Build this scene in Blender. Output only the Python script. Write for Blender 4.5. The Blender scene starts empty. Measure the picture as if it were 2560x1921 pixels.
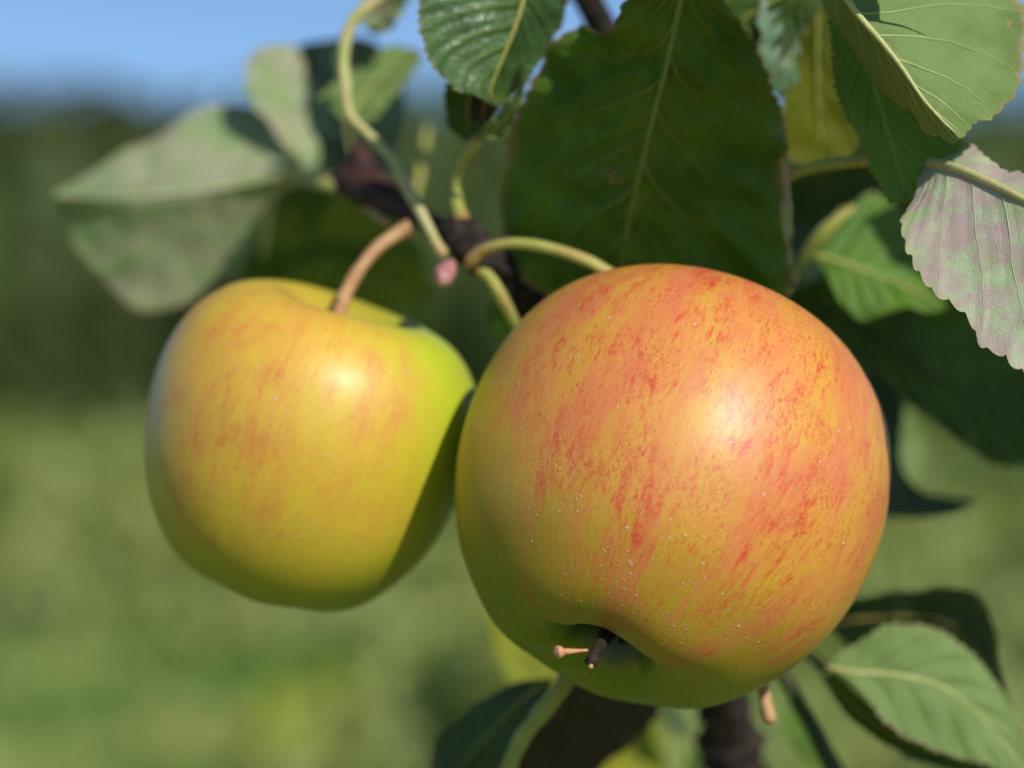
import bpy, bmesh, math, random
import numpy as np
from mathutils import Vector, Matrix, noise
random.seed(7)
C = bpy.context.scene
COL = C.collection

# ---------------------------------------------------------------- camera, sky, sun, exposure
CAMZ = 1.3                      # camera height above the meadow
SW = 36.0 / 85.0                # frame width per metre of distance
cam_d = bpy.data.cameras.new('camera')
cam_d.lens = 85; cam_d.sensor_width = 36
cam_d.clip_start = 0.01; cam_d.clip_end = 2000
cam_d.dof.use_dof = True
cam_d.dof.focus_distance = 0.411
cam_d.dof.aperture_fstop = 7.0
cam_d.dof.aperture_blades = 0
cam = bpy.data.objects.new('camera', cam_d); COL.objects.link(cam)
cam.location = (0, 0, CAMZ); cam.rotation_euler = (math.radians(90), 0, 0)
C.camera = cam

SUN = Vector((0.435, -0.71, 0.575)).normalized()
w = bpy.data.worlds.new('World'); C.world = w; w.use_nodes = True
nt = w.node_tree; bg = nt.nodes['Background']
sky = nt.nodes.new('ShaderNodeTexSky'); sky.sky_type = 'NISHITA'; sky.sun_disc = False
sky.sun_elevation = math.asin(SUN.z)
sky.sun_rotation = math.atan2(SUN.x, SUN.y)
sky.air_density = 0.8; sky.dust_density = 0.3; sky.ozone_density = 5.0; sky.altitude = 800
nt.links.new(sky.outputs[0], bg.inputs[0]); bg.inputs[1].default_value = 0.112
sd = bpy.data.lights.new('sun', 'SUN'); sd.energy = 4.1; sd.angle = math.radians(0.55); sd.color = (1.0, 0.955, 0.89)
so = bpy.data.objects.new('sun', sd); COL.objects.link(so); so.location = (2, -3, 5)
so.rotation_euler = SUN.to_track_quat('Z', 'Y').to_euler()
C.view_settings.view_transform = 'Standard'; C.view_settings.look = 'None'
C.view_settings.exposure = 0.0; C.view_settings.gamma = 1.0
C.render.engine = 'CYCLES'
C.cycles.use_denoising = True
C.cycles.max_bounces = 8
C.cycles.sample_clamp_indirect = 6

# ---------------------------------------------------------------- helpers
def P(px, py, d):               # 2560x1921 frame position at distance d -> world point
    return Vector(((px - 1280) / 2560 * SW * d, d, CAMZ + (960.5 - py) / 2560 * SW * d))
def V(x, y, d): return P(x * 1.15732, y * 1.15732, d)
def RW(r, d): return r * 1.15732 / 2560 * SW * d
def tag(o, label=None, cat=None, group=None, kind=None):
    for k, v in (('label', label), ('category', cat), ('group', group), ('kind', kind)):
        if v: o[k] = v
    return o
def link(name, me, mat=None, parent=None):
    o = bpy.data.objects.new(name, me); COL.objects.link(o)
    if mat and me: me.materials.append(mat)
    if parent: o.parent = parent
    return o
def empty(name, loc, label, cat, group=None):
    o = bpy.data.objects.new(name, None); COL.objects.link(o); o.location = loc
    o.empty_display_size = 0.01
    bpy.context.view_layer.update()
    return tag(o, label, cat, group)
def put(o, parent):              # parent while keeping world-space mesh coordinates
    o.parent = parent
    m = Matrix.Identity(4)
    p = parent
    while p is not None:
        m = p.matrix_local @ m if False else Matrix.Translation(p.location) @ m
        p = p.parent
    o.matrix_parent_inverse = Matrix.Translation(-parent_loc(parent))
    return o
def parent_loc(p):
    v = Vector((0, 0, 0))
    while p is not None:
        v += p.location
        p = p.parent
    return v
def cat(pts, n):                 # Catmull-Rom through pts, resampled evenly by arc length
    A = np.array([tuple(p) for p in pts], dtype=float)
    A = np.vstack([2 * A[0] - A[1], A, 2 * A[-1] - A[-2]])
    out = []
    for i in range(1, len(A) - 2):
        for k in range(16):
            t = k / 16
            p0, p1, p2, p3 = A[i - 1], A[i], A[i + 1], A[i + 2]
            out.append(0.5 * (2 * p1 + (p2 - p0) * t + (2 * p0 - 5 * p1 + 4 * p2 - p3) * t * t + (3 * p1 - p0 - 3 * p2 + p3) * t ** 3))
    out.append(A[-2]); out = np.array(out)
    s = np.concatenate([[0], np.cumsum(np.linalg.norm(np.diff(out[:, :3], axis=0), axis=1))])
    q = np.linspace(0, s[-1], n)
    return np.stack([np.interp(q, s, out[:, j]) for j in range(A.shape[1])], 1)

def mesh(name, verts, faces, uvs=None, smooth=True):
    me = bpy.data.meshes.new(name); me.from_pydata([tuple(v) for v in verts], [], faces); me.update()
    if uvs is not None:
        ul = me.uv_layers.new(name='UVMap')
        li = np.empty(len(me.loops), dtype=np.int32); me.loops.foreach_get('vertex_index', li)
        ul.data.foreach_set('uv', np.array(uvs, dtype=np.float32)[li].ravel())
    if smooth: me.polygons.foreach_set('use_smooth', [True] * len(me.polygons))
    return me

def tube_mesh(name, pts, n=40, seg=14, rough=0.06, knobs=0.0, seed=0):
    """pts: list of (x, y, z, r)"""
    A = cat(pts, n); vs = []; uv = []; fs = []
    up = Vector((0.13, 0.3, 1)).normalized()
    for i in range(n):
        p = Vector(A[i, :3]); r = A[i, 3]
        t = Vector(A[min(i + 1, n - 1), :3]) - Vector(A[max(i - 1, 0), :3]); t.normalize()
        a = t.cross(up); a.normalize(); b = a.cross(t)
        end = 1.0
        if i == 0 or i == n - 1: end = 0.55
        for k in range(seg):
            f = 2 * math.pi * k / seg
            q = Vector((math.cos(f) * 1.7, math.sin(f) * 1.7, i * 0.22 + seed * 7.3))
            rr = r * end * (1 + 0.10 * noise.noise(Vector((seed * 3.3, i * 0.11, 5.0))) * 2 + rough * noise.noise(q * 1.3) * 2 + knobs * max(0, noise.noise(Vector((seed, i * 0.35, 0)))))
            vs.append(p + a * math.cos(f) * rr + b * math.sin(f) * rr); uv.append((k / seg, i / n))
    for i in range(n - 1):
        for k in range(seg):
            fs.append((i * seg + k, i * seg + (k + 1) % seg, (i + 1) * seg + (k + 1) % seg, (i + 1) * seg + k))
    fs.append(tuple(range(seg))[::-1]); fs.append(tuple((n - 1) * seg + k for k in range(seg)))
    return mesh(name, vs, fs, uv)
def tube(name, pts, mat, parent, vpx=True, **kw):
    """pts: (ov x, ov y, distance, ov radius)"""
    q = [tuple(V(x, y, d)) + (RW(r, d),) for x, y, d, r in pts] if vpx else pts
    o = link(name, tube_mesh(name, q, **kw), mat); put(o, parent); return o

# ---------------------------------------------------------------- node helpers
class NT:
    def __init__(s, name):
        s.m = bpy.data.materials.new(name); s.m.use_nodes = True
        s.t = s.m.node_tree; s.n = s.t.nodes; s.n.clear()
        s.out = s.n.new('ShaderNodeOutputMaterial')
    def L(s, a, b): s.t.links.new(a, b)
    def inp(s, node, i, v):
        if v is None: return
        if hasattr(v, 'is_linked') or isinstance(v, bpy.types.NodeSocket): s.L(v, node.inputs[i])
        else:
            if isinstance(v, tuple) and len(v) == 3 and node.inputs[i].type == 'RGBA': v = v + (1,)
            node.inputs[i].default_value = v
    def math(s, op, a, b=None, c=None, clamp=False):
        n = s.n.new('ShaderNodeMath'); n.operation = op; n.use_clamp = clamp
        s.inp(n, 0, a); s.inp(n, 1, b); s.inp(n, 2, c); return n.outputs[0]
    def vm(s, op, a, b=None):
        n = s.n.new('ShaderNodeVectorMath'); n.operation = op
        s.inp(n, 0, a); s.inp(n, 1, b)
        return n.outputs['Value'] if op in ('DOT_PRODUCT', 'LENGTH', 'DISTANCE') else n.outputs[0]
    def noise(s, vec, scale, detail=2, rough=0.5, dist=0.0):
        n = s.n.new('ShaderNodeTexNoise'); s.inp(n, 'Vector', vec)
        n.inputs['Scale'].default_value = scale; n.inputs['Detail'].default_value = detail
        n.inputs['Roughness'].default_value = rough; n.inputs['Distortion'].default_value = dist
        return n.outputs[0]
    def vor(s, vec, scale, feature='F1', rnd=1.0):
        n = s.n.new('ShaderNodeTexVoronoi'); n.feature = feature; s.inp(n, 'Vector', vec)
        n.inputs['Scale'].default_value = scale; n.inputs['Randomness'].default_value = rnd
        return n
    def ss(s, v, a, b, lo=0.0, hi=1.0):
        n = s.n.new('ShaderNodeMapRange'); n.interpolation_type = 'SMOOTHSTEP'
        s.inp(n, 0, v); s.inp(n, 1, a); s.inp(n, 2, b); s.inp(n, 3, lo); s.inp(n, 4, hi); return n.outputs[0]
    def mix(s, f, a, b, mode='MIX'):
        n = s.n.new('ShaderNodeMix'); n.data_type = 'RGBA'; n.blend_type = mode
        s.inp(n, 0, f); s.inp(n, 6, a); s.inp(n, 7, b); return n.outputs[2]
    def bump(s, h, strength, dist, prev=None):
        n = s.n.new('ShaderNodeBump'); n.inputs['Strength'].default_value = strength
        n.inputs['Distance'].default_value = dist; s.inp(n, 'Height', h)
        if prev is not None: s.L(prev, n.inputs['Normal'])
        return n.outputs[0]
    def prin(s, **k):
        n = s.n.new('ShaderNodeBsdfPrincipled')
        for a, v in k.items(): s.inp(n, a.replace('_', ' '), v)
        return n
    def finish(s, sh): s.L(sh, s.out.inputs[0]); return s.m

def simple(name, c1, c2, scale=300, rough=0.55, spec=0.4, sss=0.0, bump=0.0002, trans=0.0):
    t = NT(name); tc = t.n.new('ShaderNodeTexCoord')
    n = t.noise(tc.outputs['Object'], scale, 3, 0.6)
    col = t.mix(t.ss(n, 0.35, 0.65), c1, c2)
    b = t.bump(t.noise(tc.outputs['Object'], scale * 3, 3, 0.6), 0.5, bump)
    p = t.prin(Base_Color=col, Roughness=rough, Specular_IOR_Level=spec, Normal=b)
    if sss:
        p.inputs['Subsurface Weight'].default_value = sss
        p.inputs['Subsurface Radius'].default_value = (0.002, 0.0015, 0.0005)
    sh = p.outputs[0]
    if trans:
        tr = t.n.new('ShaderNodeBsdfTranslucent'); t.L(col, tr.inputs[0])
        m = t.n.new('ShaderNodeMixShader'); m.inputs[0].default_value = trans
        t.L(sh, m.inputs[1]); t.L(tr.outputs[0], m.inputs[2]); sh = m.outputs[0]
    return t.finish(sh)

def leaf_mat(name, base, alt, vein, trans_col, trans=0.30, rough=0.42, spec=0.35, patch=None, patch_amt=0.0,
             edge=(0.28, 0.14, 0.06), edge_amt=0.6, nveins=7.0, relief=1.0, slope=0.30, vein_w=0.045):
    t = NT(name)
    uvn = t.n.new('ShaderNodeUVMap'); sep = t.n.new('ShaderNodeSeparateXYZ'); t.L(uvn.outputs[0], sep.inputs[0])
    tc = t.n.new('ShaderNodeTexCoord'); ob = tc.outputs['Object']
    x, v = sep.outputs[0], sep.outputs[1]
    sx = t.math('MULTIPLY_ADD', x, 2.0, -1.0); u = t.math('ABSOLUTE', sx)
    side = t.math('GREATER_THAN', sx, 0.0)
    wob = 0.0
    uu = t.math('POWER', u, 0.8)
    ph = t.math('SUBTRACT', v, t.math('MULTIPLY', uu, slope))
    ph = t.math('ADD', ph, wob)
    ph = t.math('ADD', t.math('MULTIPLY', ph, nveins), t.math('MULTIPLY', side, 0.42))
    fr = t.math('ABSOLUTE', t.math('SUBTRACT', t.math('FRACT', ph), 0.5))     # 0.5 on a side vein
    dv = t.math('SUBTRACT', 0.5, fr)
    wv = t.math('MULTIPLY_ADD', u, -vein_w * 0.75, vein_w)
    sv = t.ss(dv, 0.0, wv, 1.0, 0.0)
    sv_soft = t.ss(dv, 0.0, 0.30, 1.0, 0.0)
    mid = t.ss(u, 0.015, 0.045, 1.0, 0.0)
    ret = t.vor(ob, 620, 'DISTANCE_TO_EDGE'); rl = t.ss(ret.outputs['Distance'], 0.0, 0.10, 1.0, 0.0)
    ret2 = t.vor(ob, 1500, 'DISTANCE_TO_EDGE'); rl2 = t.ss(ret2.outputs['Distance'], 0.0, 0.15, 1.0, 0.0)
    big = t.ss(t.noise(ob, 70, 4, 0.6), 0.36, 0.64)
    col = t.mix(big, base, alt)
    if patch:
        pm = t.ss(t.noise(ob, 210, 4, 0.62), 0.62 - patch_amt * 0.35, 0.70 - patch_amt * 0.1)
        col = t.mix(t.math('MULTIPLY', pm, min(1, patch_amt)), col, patch)
    col = t.mix(t.math('MULTIPLY', rl, 0.08), col, vein)
    col = t.mix(t.math('MULTIPLY', sv, 0.75), col, vein)
    col = t.mix(mid, col, vein)
    em = t.math('MULTIPLY', t.ss(t.math('ADD', u, t.math('MULTIPLY', t.noise(ob, 240, 3), 0.10)), 0.995, 1.05), edge_amt)
    col = t.mix(em, col, edge)
    brown = t.ss(t.noise(ob, 130, 5, 0.7), 0.66, 0.70)
    col = t.mix(t.math('MULTIPLY', brown, 0.7), col, edge)
    h = t.math('ADD', t.math('MULTIPLY', sv_soft, -0.9), t.math('MULTIPLY', t.noise(ob, 260, 3), 0.9))
    h = t.math('ADD', h, t.math('MULTIPLY', rl, -0.12)); h = t.math('ADD', h, t.math('MULTIPLY', rl2, -0.10))
    b = t.bump(h, 0.8 * relief, 0.0006)
    rg = t.math('MULTIPLY_ADD', t.noise(ob, 300, 3), 0.25, rough - 0.12)
    p = t.prin(Base_Color=col, Roughness=rg, Specular_IOR_Level=spec, Normal=b)
    tr = t.n.new('ShaderNodeBsdfTranslucent')
    t.L(t.mix(t.math('MULTIPLY', sv, 0.5), t.mix(0.35, trans_col, col), vein), tr.inputs[0]); t.L(b, tr.inputs['Normal'])
    m = t.n.new('ShaderNodeMixShader'); m.inputs[0].default_value = trans
    t.L(p.outputs[0], m.inputs[1]); t.L(tr.outputs[0], m.inputs[2])
    return t.finish(m.outputs[0])

YG = (0.30, 0.36, 0.02)
M = {}
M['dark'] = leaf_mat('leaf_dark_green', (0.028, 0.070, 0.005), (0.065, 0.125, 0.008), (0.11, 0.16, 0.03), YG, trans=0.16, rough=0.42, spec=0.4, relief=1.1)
M['deep'] = leaf_mat('leaf_deep_green', (0.048, 0.135, 0.005), (0.11, 0.22, 0.008), (0.14, 0.21, 0.03), YG, trans=0.20, rough=0.40, spec=0.5, relief=1.8, edge=(0.38, 0.20, 0.10), edge_amt=0.95)
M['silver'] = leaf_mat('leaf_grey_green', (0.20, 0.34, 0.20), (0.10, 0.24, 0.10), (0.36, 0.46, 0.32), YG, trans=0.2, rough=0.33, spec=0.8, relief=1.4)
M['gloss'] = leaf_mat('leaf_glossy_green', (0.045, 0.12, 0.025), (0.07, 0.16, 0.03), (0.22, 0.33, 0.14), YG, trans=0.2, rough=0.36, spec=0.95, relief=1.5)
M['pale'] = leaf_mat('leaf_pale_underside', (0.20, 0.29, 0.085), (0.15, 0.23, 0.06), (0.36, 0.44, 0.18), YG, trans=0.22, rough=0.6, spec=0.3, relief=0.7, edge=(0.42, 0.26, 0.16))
M['pink'] = leaf_mat('leaf_pinkish_underside', (0.34, 0.47, 0.20), (0.50, 0.56, 0.36), (0.50, 0.58, 0.30), YG, trans=0.18, rough=0.62, spec=0.3,
                     patch=(0.52, 0.29, 0.35), patch_amt=0.68, relief=0.5, edge=(0.5, 0.42, 0.2), edge_amt=0.5)
M['fade'] = leaf_mat('leaf_faded_green', (0.22, 0.36, 0.12), (0.36, 0.42, 0.21), (0.42, 0.42, 0.28), YG, trans=0.16, rough=0.42, spec=0.55,
                     patch=(0.46, 0.33, 0.28), patch_amt=0.6, relief=0.7)
M['mid'] = leaf_mat('leaf_mid_green', (0.085, 0.20, 0.018), (0.13, 0.27, 0.02), (0.28, 0.38, 0.08), YG, trans=0.28, rough=0.42, spec=0.45)
M['yellow'] = leaf_mat('leaf_yellowing', (0.38, 0.38, 0.03), (0.30, 0.33, 0.03), (0.45, 0.44, 0.1), (0.6, 0.55, 0.02), trans=0.35, rough=0.5, spec=0.3)
M['oliv'] = leaf_mat('leaf_olive_yellow', (0.11, 0.12, 0.002), (0.17, 0.18, 0.002), (0.2, 0.2, 0.02), (0.45, 0.46, 0.0), trans=0.45, rough=0.5, spec=0.3)
M['brown'] = leaf_mat('leaf_dry_and_shadow_brown', (0.055, 0.035, 0.018), (0.08, 0.045, 0.02), (0.10, 0.06, 0.03), (0.2, 0.1, 0.02), trans=0.1, rough=0.6)  # dry leaf brown, also used for the shadow stand-in under the apple
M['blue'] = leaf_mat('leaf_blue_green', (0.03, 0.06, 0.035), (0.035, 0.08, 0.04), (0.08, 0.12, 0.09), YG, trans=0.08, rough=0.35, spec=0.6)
def stalk_mat(name, c1, c2, c3, endc):
    t = NT(name); tc = t.n.new('ShaderNodeTexCoord'); ob = tc.outputs['Object']
    uvn = t.n.new('ShaderNodeUVMap'); sep = t.n.new('ShaderNodeSeparateXYZ'); t.L(uvn.outputs[0], sep.inputs[0]); v = sep.outputs[1]
    col = t.mix(t.ss(t.noise(ob, 240, 4, 0.6), 0.35, 0.65), c1, c2)
    col = t.mix(t.ss(t.noise(ob, 90, 3, 0.6), 0.50, 0.68), col, c3)
    ends = t.math('MAXIMUM', t.ss(v, 0.16, 0.0), t.ss(v, 0.90, 1.0))
    col = t.mix(t.math('MULTIPLY', ends, 0.8), col, endc)
    col = t.mix(t.math('MULTIPLY', t.ss(t.vor(ob, 900).outputs['Distance'], 0.22, 0.10), 0.5), col, endc)
    b = t.bump(t.noise(ob, 800, 4, 0.7), 0.6, 0.0003)
    p = t.prin(Base_Color=col, Roughness=0.52, Specular_IOR_Level=0.35, Normal=b)
    p.inputs['Sheen Weight'].default_value = 0.25; p.inputs['Sheen Roughness'].default_value = 0.4
    return t.finish(p.outputs[0])
M['twig'] = stalk_mat('green_twig_skin', (0.32, 0.35, 0.055), (0.42, 0.40, 0.10), (0.44, 0.30, 0.10), (0.34, 0.17, 0.06))
M['palestalk'] = stalk_mat('pale_stalk_skin', (0.44, 0.47, 0.15), (0.54, 0.50, 0.22), (0.55, 0.42, 0.20), (0.40, 0.24, 0.09))
M['tan'] = simple('tan_stalk_skin', (0.45, 0.23, 0.11), (0.50, 0.30, 0.12), 300, 0.55, 0.4, 0.1)
M['bark'] = simple('dark_bark', (0.014, 0.010, 0.008), (0.050, 0.034, 0.026), 420, 0.75, 0.25, bump=0.0016)
M['redbark'] = simple('reddish_bark', (0.035, 0.012, 0.014), (0.075, 0.03, 0.018), 220, 0.6, 0.4, bump=0.0006)
M['pinkbud'] = simple('pink_bud_skin', (0.42, 0.14, 0.15), (0.48, 0.24, 0.20), 500, 0.5, 0.4)
M['sepal'] = simple('dried_sepal', (0.02, 0.014, 0.010), (0.05, 0.03, 0.02), 700, 0.7, 0.3)
M['stamen'] = simple('dried_stamen', (0.62, 0.27, 0.14), (0.60, 0.33, 0.16), 900, 0.55, 0.3)
M['greenrib'] = simple('green_midrib_skin', (0.16, 0.24, 0.04), (0.20, 0.27, 0.05), 250, 0.5, 0.4)
M['veinpale'] = simple('pale_green_vein', (0.30, 0.38, 0.14), (0.36, 0.43, 0.18), 250, 0.5, 0.3)
M['veinpink'] = simple('pinkish_green_vein', (0.38, 0.43, 0.26), (0.44, 0.44, 0.30), 250, 0.5, 0.3)
M['olive'] = simple('dark_green_stem_skin', (0.03, 0.045, 0.01), (0.05, 0.06, 0.015), 250, 0.5, 0.4)

# ---------------------------------------------------------------- leaves
VEIN_N = 7.0
def ctrl(pts, d0, d1, off):
    """pts (x, y[, d]) -> (X, Y, D); when no distance is given it runs d0 -> d1, bulging by off in the middle"""
    n = len(pts); out = []
    for i, p in enumerate(pts):
        t = i / (n - 1)
        out.append((p[0], p[1], p[2] if len(p) > 2 else d0 + (d1 - d0) * t + off * math.sin(math.pi * t) ** 0.7))
    return out
def leaf(parent, mat, mid, left, right, d0, d1, dl=0.0, dr=0.0, label=None, cup=0.06, pucker=0.0006, teeth=26, tooth=0.0007,
         N=100, K=11, rib=5.0, vein=None, seed=0, dm=0.0, wave=0.0012, name='leaf', shift=0.0, veins=0):
    s, e = mid[0], mid[-1]
    def seal(E):
        E = list(E)
        if tuple(E[0][:2]) != tuple(s[:2]): E = [s] + E
        if tuple(E[-1][:2]) != tuple(e[:2]): E = E + [e]
        return E
    A = [[V(*p) for p in ctrl(q, d0, d1, o)] for q, o in ((mid, dm), (seal(left), dl), (seal(right), dr))]
    A = [[p + SUN * shift for p in a] for a in A]
    A = [cat(a, N + 1) for a in A]
    mp, lp, rp = A
    vs = []; uv = []; fs = []
    view = Vector((0, -1, 0))
    for i in range(N + 1):
        t = i / N
        m = Vector(mp[i]); tan = Vector(mp[min(i + 1, N)]) - Vector(mp[max(i - 1, 0)])
        row = []
        for sgn, E in ((-1, lp), (1, rp)):
            ed = Vector(E[i]); w_ = ed - m; L = w_.length
            nr = tan.cross(w_ * sgn)
            if nr.length < 1e-12: nr = view.copy()
            nr.normalize()
            if nr.dot(view) < 0: nr = -nr
            if L > 1e-6:
                sw = (t * teeth + seed * 0.37) % 1.0
                ed = ed + w_ / L * tooth * ((0.55 + 0.9 * (0.5 + noise.noise(Vector((int(t * teeth + seed * 0.37) * 3.7, seed, sgn))))) * math.sin(math.pi * sw ** 1.5) ** 0.65 - 0.5 + 0.9 * noise.noise(Vector((t * 11, seed, sgn)))) * min(1, L / 0.004)
                ed += nr * wave * noise.noise(Vector((t * 6.5, seed * 3.1, sgn * 4)))
                w_ = ed - m
            rng = range(K, 0, -1) if sgn < 0 else range(1, K + 1)
            for k in rng:
                u = k / K
                p = m + w_ * u - nr * cup * L * 4 * u * (1 - u) * 0.5
                ph = (t - 0.30 * u ** 0.8) * VEIN_N + (0.42 if sgn > 0 else 0)
                amp = 0.35 + 0.65 * (0.5 + 0.5 * noise.noise(Vector((t * 5, u * 2, seed + sgn * 3))) * 2)
                p += nr * pucker * amp * math.cos(2 * math.pi * ph) * -0.7 * min(1, u * 3) * (1 - u * 0.4) * min(1, L / 0.006)
                p += nr * pucker * 1.3 * noise.noise(Vector((p.x * 160, p.z * 160, seed)))
                row.append((p, (0.5 + 0.5 * sgn * u, t)))
            if sgn < 0: row.append((m, (0.5, t)))
        for p, q in row: vs.append(p); uv.append(q)
    W = 2 * K + 1
    for i in range(N):
        for k in range(W - 1):
            a = i * W + k; fs.append((a, a + 1, a + W + 1, a + W))
    o = link(name, mesh(name, vs, fs, uv), M[mat] if isinstance(mat, str) else mat)
    put(o, parent)
    if label: o['label'] = label
    if veins:
        vv = []; vf = []; vu = []
        def at(t_, sgn, u_):
            fi = min(N - 1e-6, max(0, t_ * N)); i0 = int(fi); a_ = fi - i0
            fk = K + sgn * u_ * K; k0 = int(min(2 * K - 1, max(0, math.floor(fk)))); b_ = fk - k0
            g = lambda i, k: vs[i * W + k]
            return (g(i0, k0).lerp(g(i0, k0 + 1), b_)).lerp(g(i0 + 1, k0).lerp(g(i0 + 1, k0 + 1), b_), a_)
        for sgn in (-1, 1):
            for kk in range(-1, 9):
                t0 = (kk - (0.42 if sgn > 0 else 0)) / VEIN_N
                q = []
                for u_ in np.linspace(0.0, 0.93, 12):
                    t_ = t0 + 0.30 * u_ ** 0.8
                    if 0.0 < t_ < 0.985: q.append(at(t_, sgn, u_) + view * 0.00005)
                if len(q) < 4: continue
                r0 = RW(veins, d0)
                tm_ = tube_mesh('v', [tuple(p) + (r0 * (1 - 0.85 * i / len(q)),) for i, p in enumerate(q)], n=24, seg=6, rough=0.05, seed=kk)
                b0 = len(vv); vv += [v.co.copy() for v in tm_.vertices]; vf += [[b0 + x for x in p.vertices] for p in tm_.polygons]; vu += [(0.5, 0.5)] * len(tm_.vertices)
                bpy.data.meshes.remove(tm_)
        r = link('side_veins', mesh('side_veins', vv, vf, vu), {'pale': M['veinpale'], 'pink': M['veinpink']}.get(mat, M['greenrib'])); r.parent = o
    if rib:
        idx = [int(k) for k in np.linspace(0, N * 0.97, 14)]
        pts = [tuple(Vector(mp[i]) + view * RW(rib * 0.25, d0)) + (RW(rib, d0) * (1 - 0.75 * (j / 13)),) for j, i in enumerate(idx)]
        r = link('midrib', tube_mesh('midrib', pts, n=40, seg=8, rough=0.02), vein or M['twig']); r.parent = o
    return o
def slim(parent, mat, mid, hw, d0, d1, **kw):
    """leaf from its midrib and a half width, edges set off at right angles in the frame"""
    n = len(mid); L = []; R = []
    for i in range(1, n - 1):
        a = np.array(mid[i + 1][:2], float) - np.array(mid[i - 1][:2], float); a /= np.linalg.norm(a); q = np.array((-a[1], a[0]))
        m = np.array(mid[i][:2], float); h = hw if not isinstance(hw, (list, tuple)) else hw[i - 1]
        L.append(tuple(m + q * h)); R.append(tuple(m - q * h))
    return leaf(parent, mat, mid, L, R, d0, d1, **kw)

# ---------------------------------------------------------------- apples
def apple_mat(name, blush_dir, blush_lo, blush_hi, streak=1.0, green_dir=None, seed=0.0, blush=(0.73, 0.255, 0.075), ground=(0.62, 0.41, 0.012)):
    t = NT(name); tc = t.n.new('ShaderNodeTexCoord'); ob = tc.outputs['Object']
    mp = t.n.new('ShaderNodeMapping'); mp.inputs['Scale'].default_value = (1 / 0.04,) * 3; t.L(ob, mp.inputs[0]); q = mp.outputs[0]
    sep = t.n.new('ShaderNodeSeparateXYZ'); t.L(q, sep.inputs[0])
    xy = t.n.new('ShaderNodeCombineXYZ'); t.L(sep.outputs[0], xy.inputs[0]); t.L(sep.outputs[1], xy.inputs[1])
    nxy = t.vm('NORMALIZE', xy.outputs[0]); z = sep.outputs[2]
    def lon(a, b, off=0.0):     # coordinate squeezed round the axis: long streaks from stem to calyx
        s1 = t.n.new('ShaderNodeVectorMath'); s1.operation = 'SCALE'; t.L(nxy, s1.inputs[0]); s1.inputs['Scale'].default_value = a
        c = t.n.new('ShaderNodeCombineXYZ'); t.L(t.math('MULTIPLY_ADD', z, b, off + seed), c.inputs[2])
        return t.vm('ADD', s1.outputs[0], c.outputs[0])
    nrm = t.vm('NORMALIZE', q)
    d = t.vm('DOT_PRODUCT', nrm, tuple(blush_dir))
    n1 = t.noise(q, 1.8, 4, 0.6)
    bm = t.ss(t.math('ADD', d, t.math('MULTIPLY_ADD', n1, 0.7, -0.35)), blush_lo, blush_hi)
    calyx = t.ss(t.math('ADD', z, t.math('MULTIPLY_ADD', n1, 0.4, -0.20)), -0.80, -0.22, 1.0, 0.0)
    green = (0.20, 0.25, 0.003)  # green of the skin, darkened to put shade into the calyx end
    g2 = t.mix(t.ss(d, -0.55, 0.40), green, ground)
    if green_dir is not None:
        gd = t.vm('DOT_PRODUCT', nrm, tuple(green_dir))
        g2 = t.mix(t.ss(gd, 0.55, 0.92), g2, (0.47, 0.58, 0.02))
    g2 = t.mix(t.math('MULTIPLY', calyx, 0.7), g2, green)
    # soft broad flushes
    fl = t.ss(t.noise(lon(5, 1.6, 3.1), 1.0, 4, 0.6), 0.38, 0.66)
    cb = t.mix(fl, t.mix(0.55, ground, blush), blush)
    amt = t.math('MULTIPLY', bm, t.math('MULTIPLY_ADD', calyx, -0.6, 1.0))
    col = t.mix(t.math('MULTIPLY', amt, 0.85), g2, cb)
    # streaks, broken up by fine stipple
    a = t.noise(lon(13, 4.2), 1.0, 5, 0.66, 0.3)
    st1 = t.ss(a, 0.48, 0.72)
    b = t.noise(lon(34, 10.0, 9.7), 1.0, 4, 0.68, 0.4)
    st2 = t.ss(b, 0.48, 0.66)
    stip = t.noise(q, 38, 3, 0.75, 0.4)
    stm = t.ss(stip, 0.40, 0.56)
    zone = t.ss(t.noise(q, 3.2, 4, 0.65), 0.38, 0.60)
    s_all = t.math('MAXIMUM', t.math('MULTIPLY', st1, 0.95), t.math('MULTIPLY', st2, 0.62))
    s_all = t.math('MULTIPLY', s_all, t.math('MULTIPLY_ADD', stm, 0.62, 0.38))
    s_all = t.math('MULTIPLY', s_all, t.math('MULTIPLY_ADD', zone, 0.80, 0.20))
    s_all = t.math('MULTIPLY', s_all, t.math('MULTIPLY_ADD', bm, 0.85, 0.12))
    s_all = t.math('MULTIPLY', s_all, 1.5 * streak, clamp=True)
    red = t.mix(t.noise(q, 6, 2), (0.64, 0.055, 0.03), (0.64, 0.10, 0.03))
    pk = t.ss(t.noise(lon(4, 1.8, 17.0), 1.0, 4, 0.6), 0.46, 0.66)
    col = t.mix(t.math('MULTIPLY', t.math('MULTIPLY', pk, bm), 0.5 * streak), col, (0.70, 0.15, 0.085))
    col = t.mix(s_all, col, red)
    mo = t.ss(t.noise(q, 5.5, 5, 0.7), 0.50, 0.68)
    col = t.mix(t.math('MULTIPLY', t.math('MULTIPLY', mo, t.math('MULTIPLY_ADD', bm, 0.7, 0.3)), 0.42), col, (0.66, 0.20, 0.06))
    # fine red-brown speckle following the flush
    sp = t.noise(lon(85, 40, 2.0), 1.0, 3, 0.7, 0.8)
    spm = t.math('MULTIPLY', t.ss(sp, 0.535, 0.60), t.math('MULTIPLY_ADD', t.ss(t.noise(q, 4.5, 3, 0.6), 0.40, 0.62), 0.7, 0.12))
    spm = t.math('MULTIPLY', spm, t.math('MULTIPLY_ADD', bm, 0.85 * streak, 0.25 * streak))
    col = t.mix(spm, col, (0.55, 0.12, 0.025))
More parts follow.
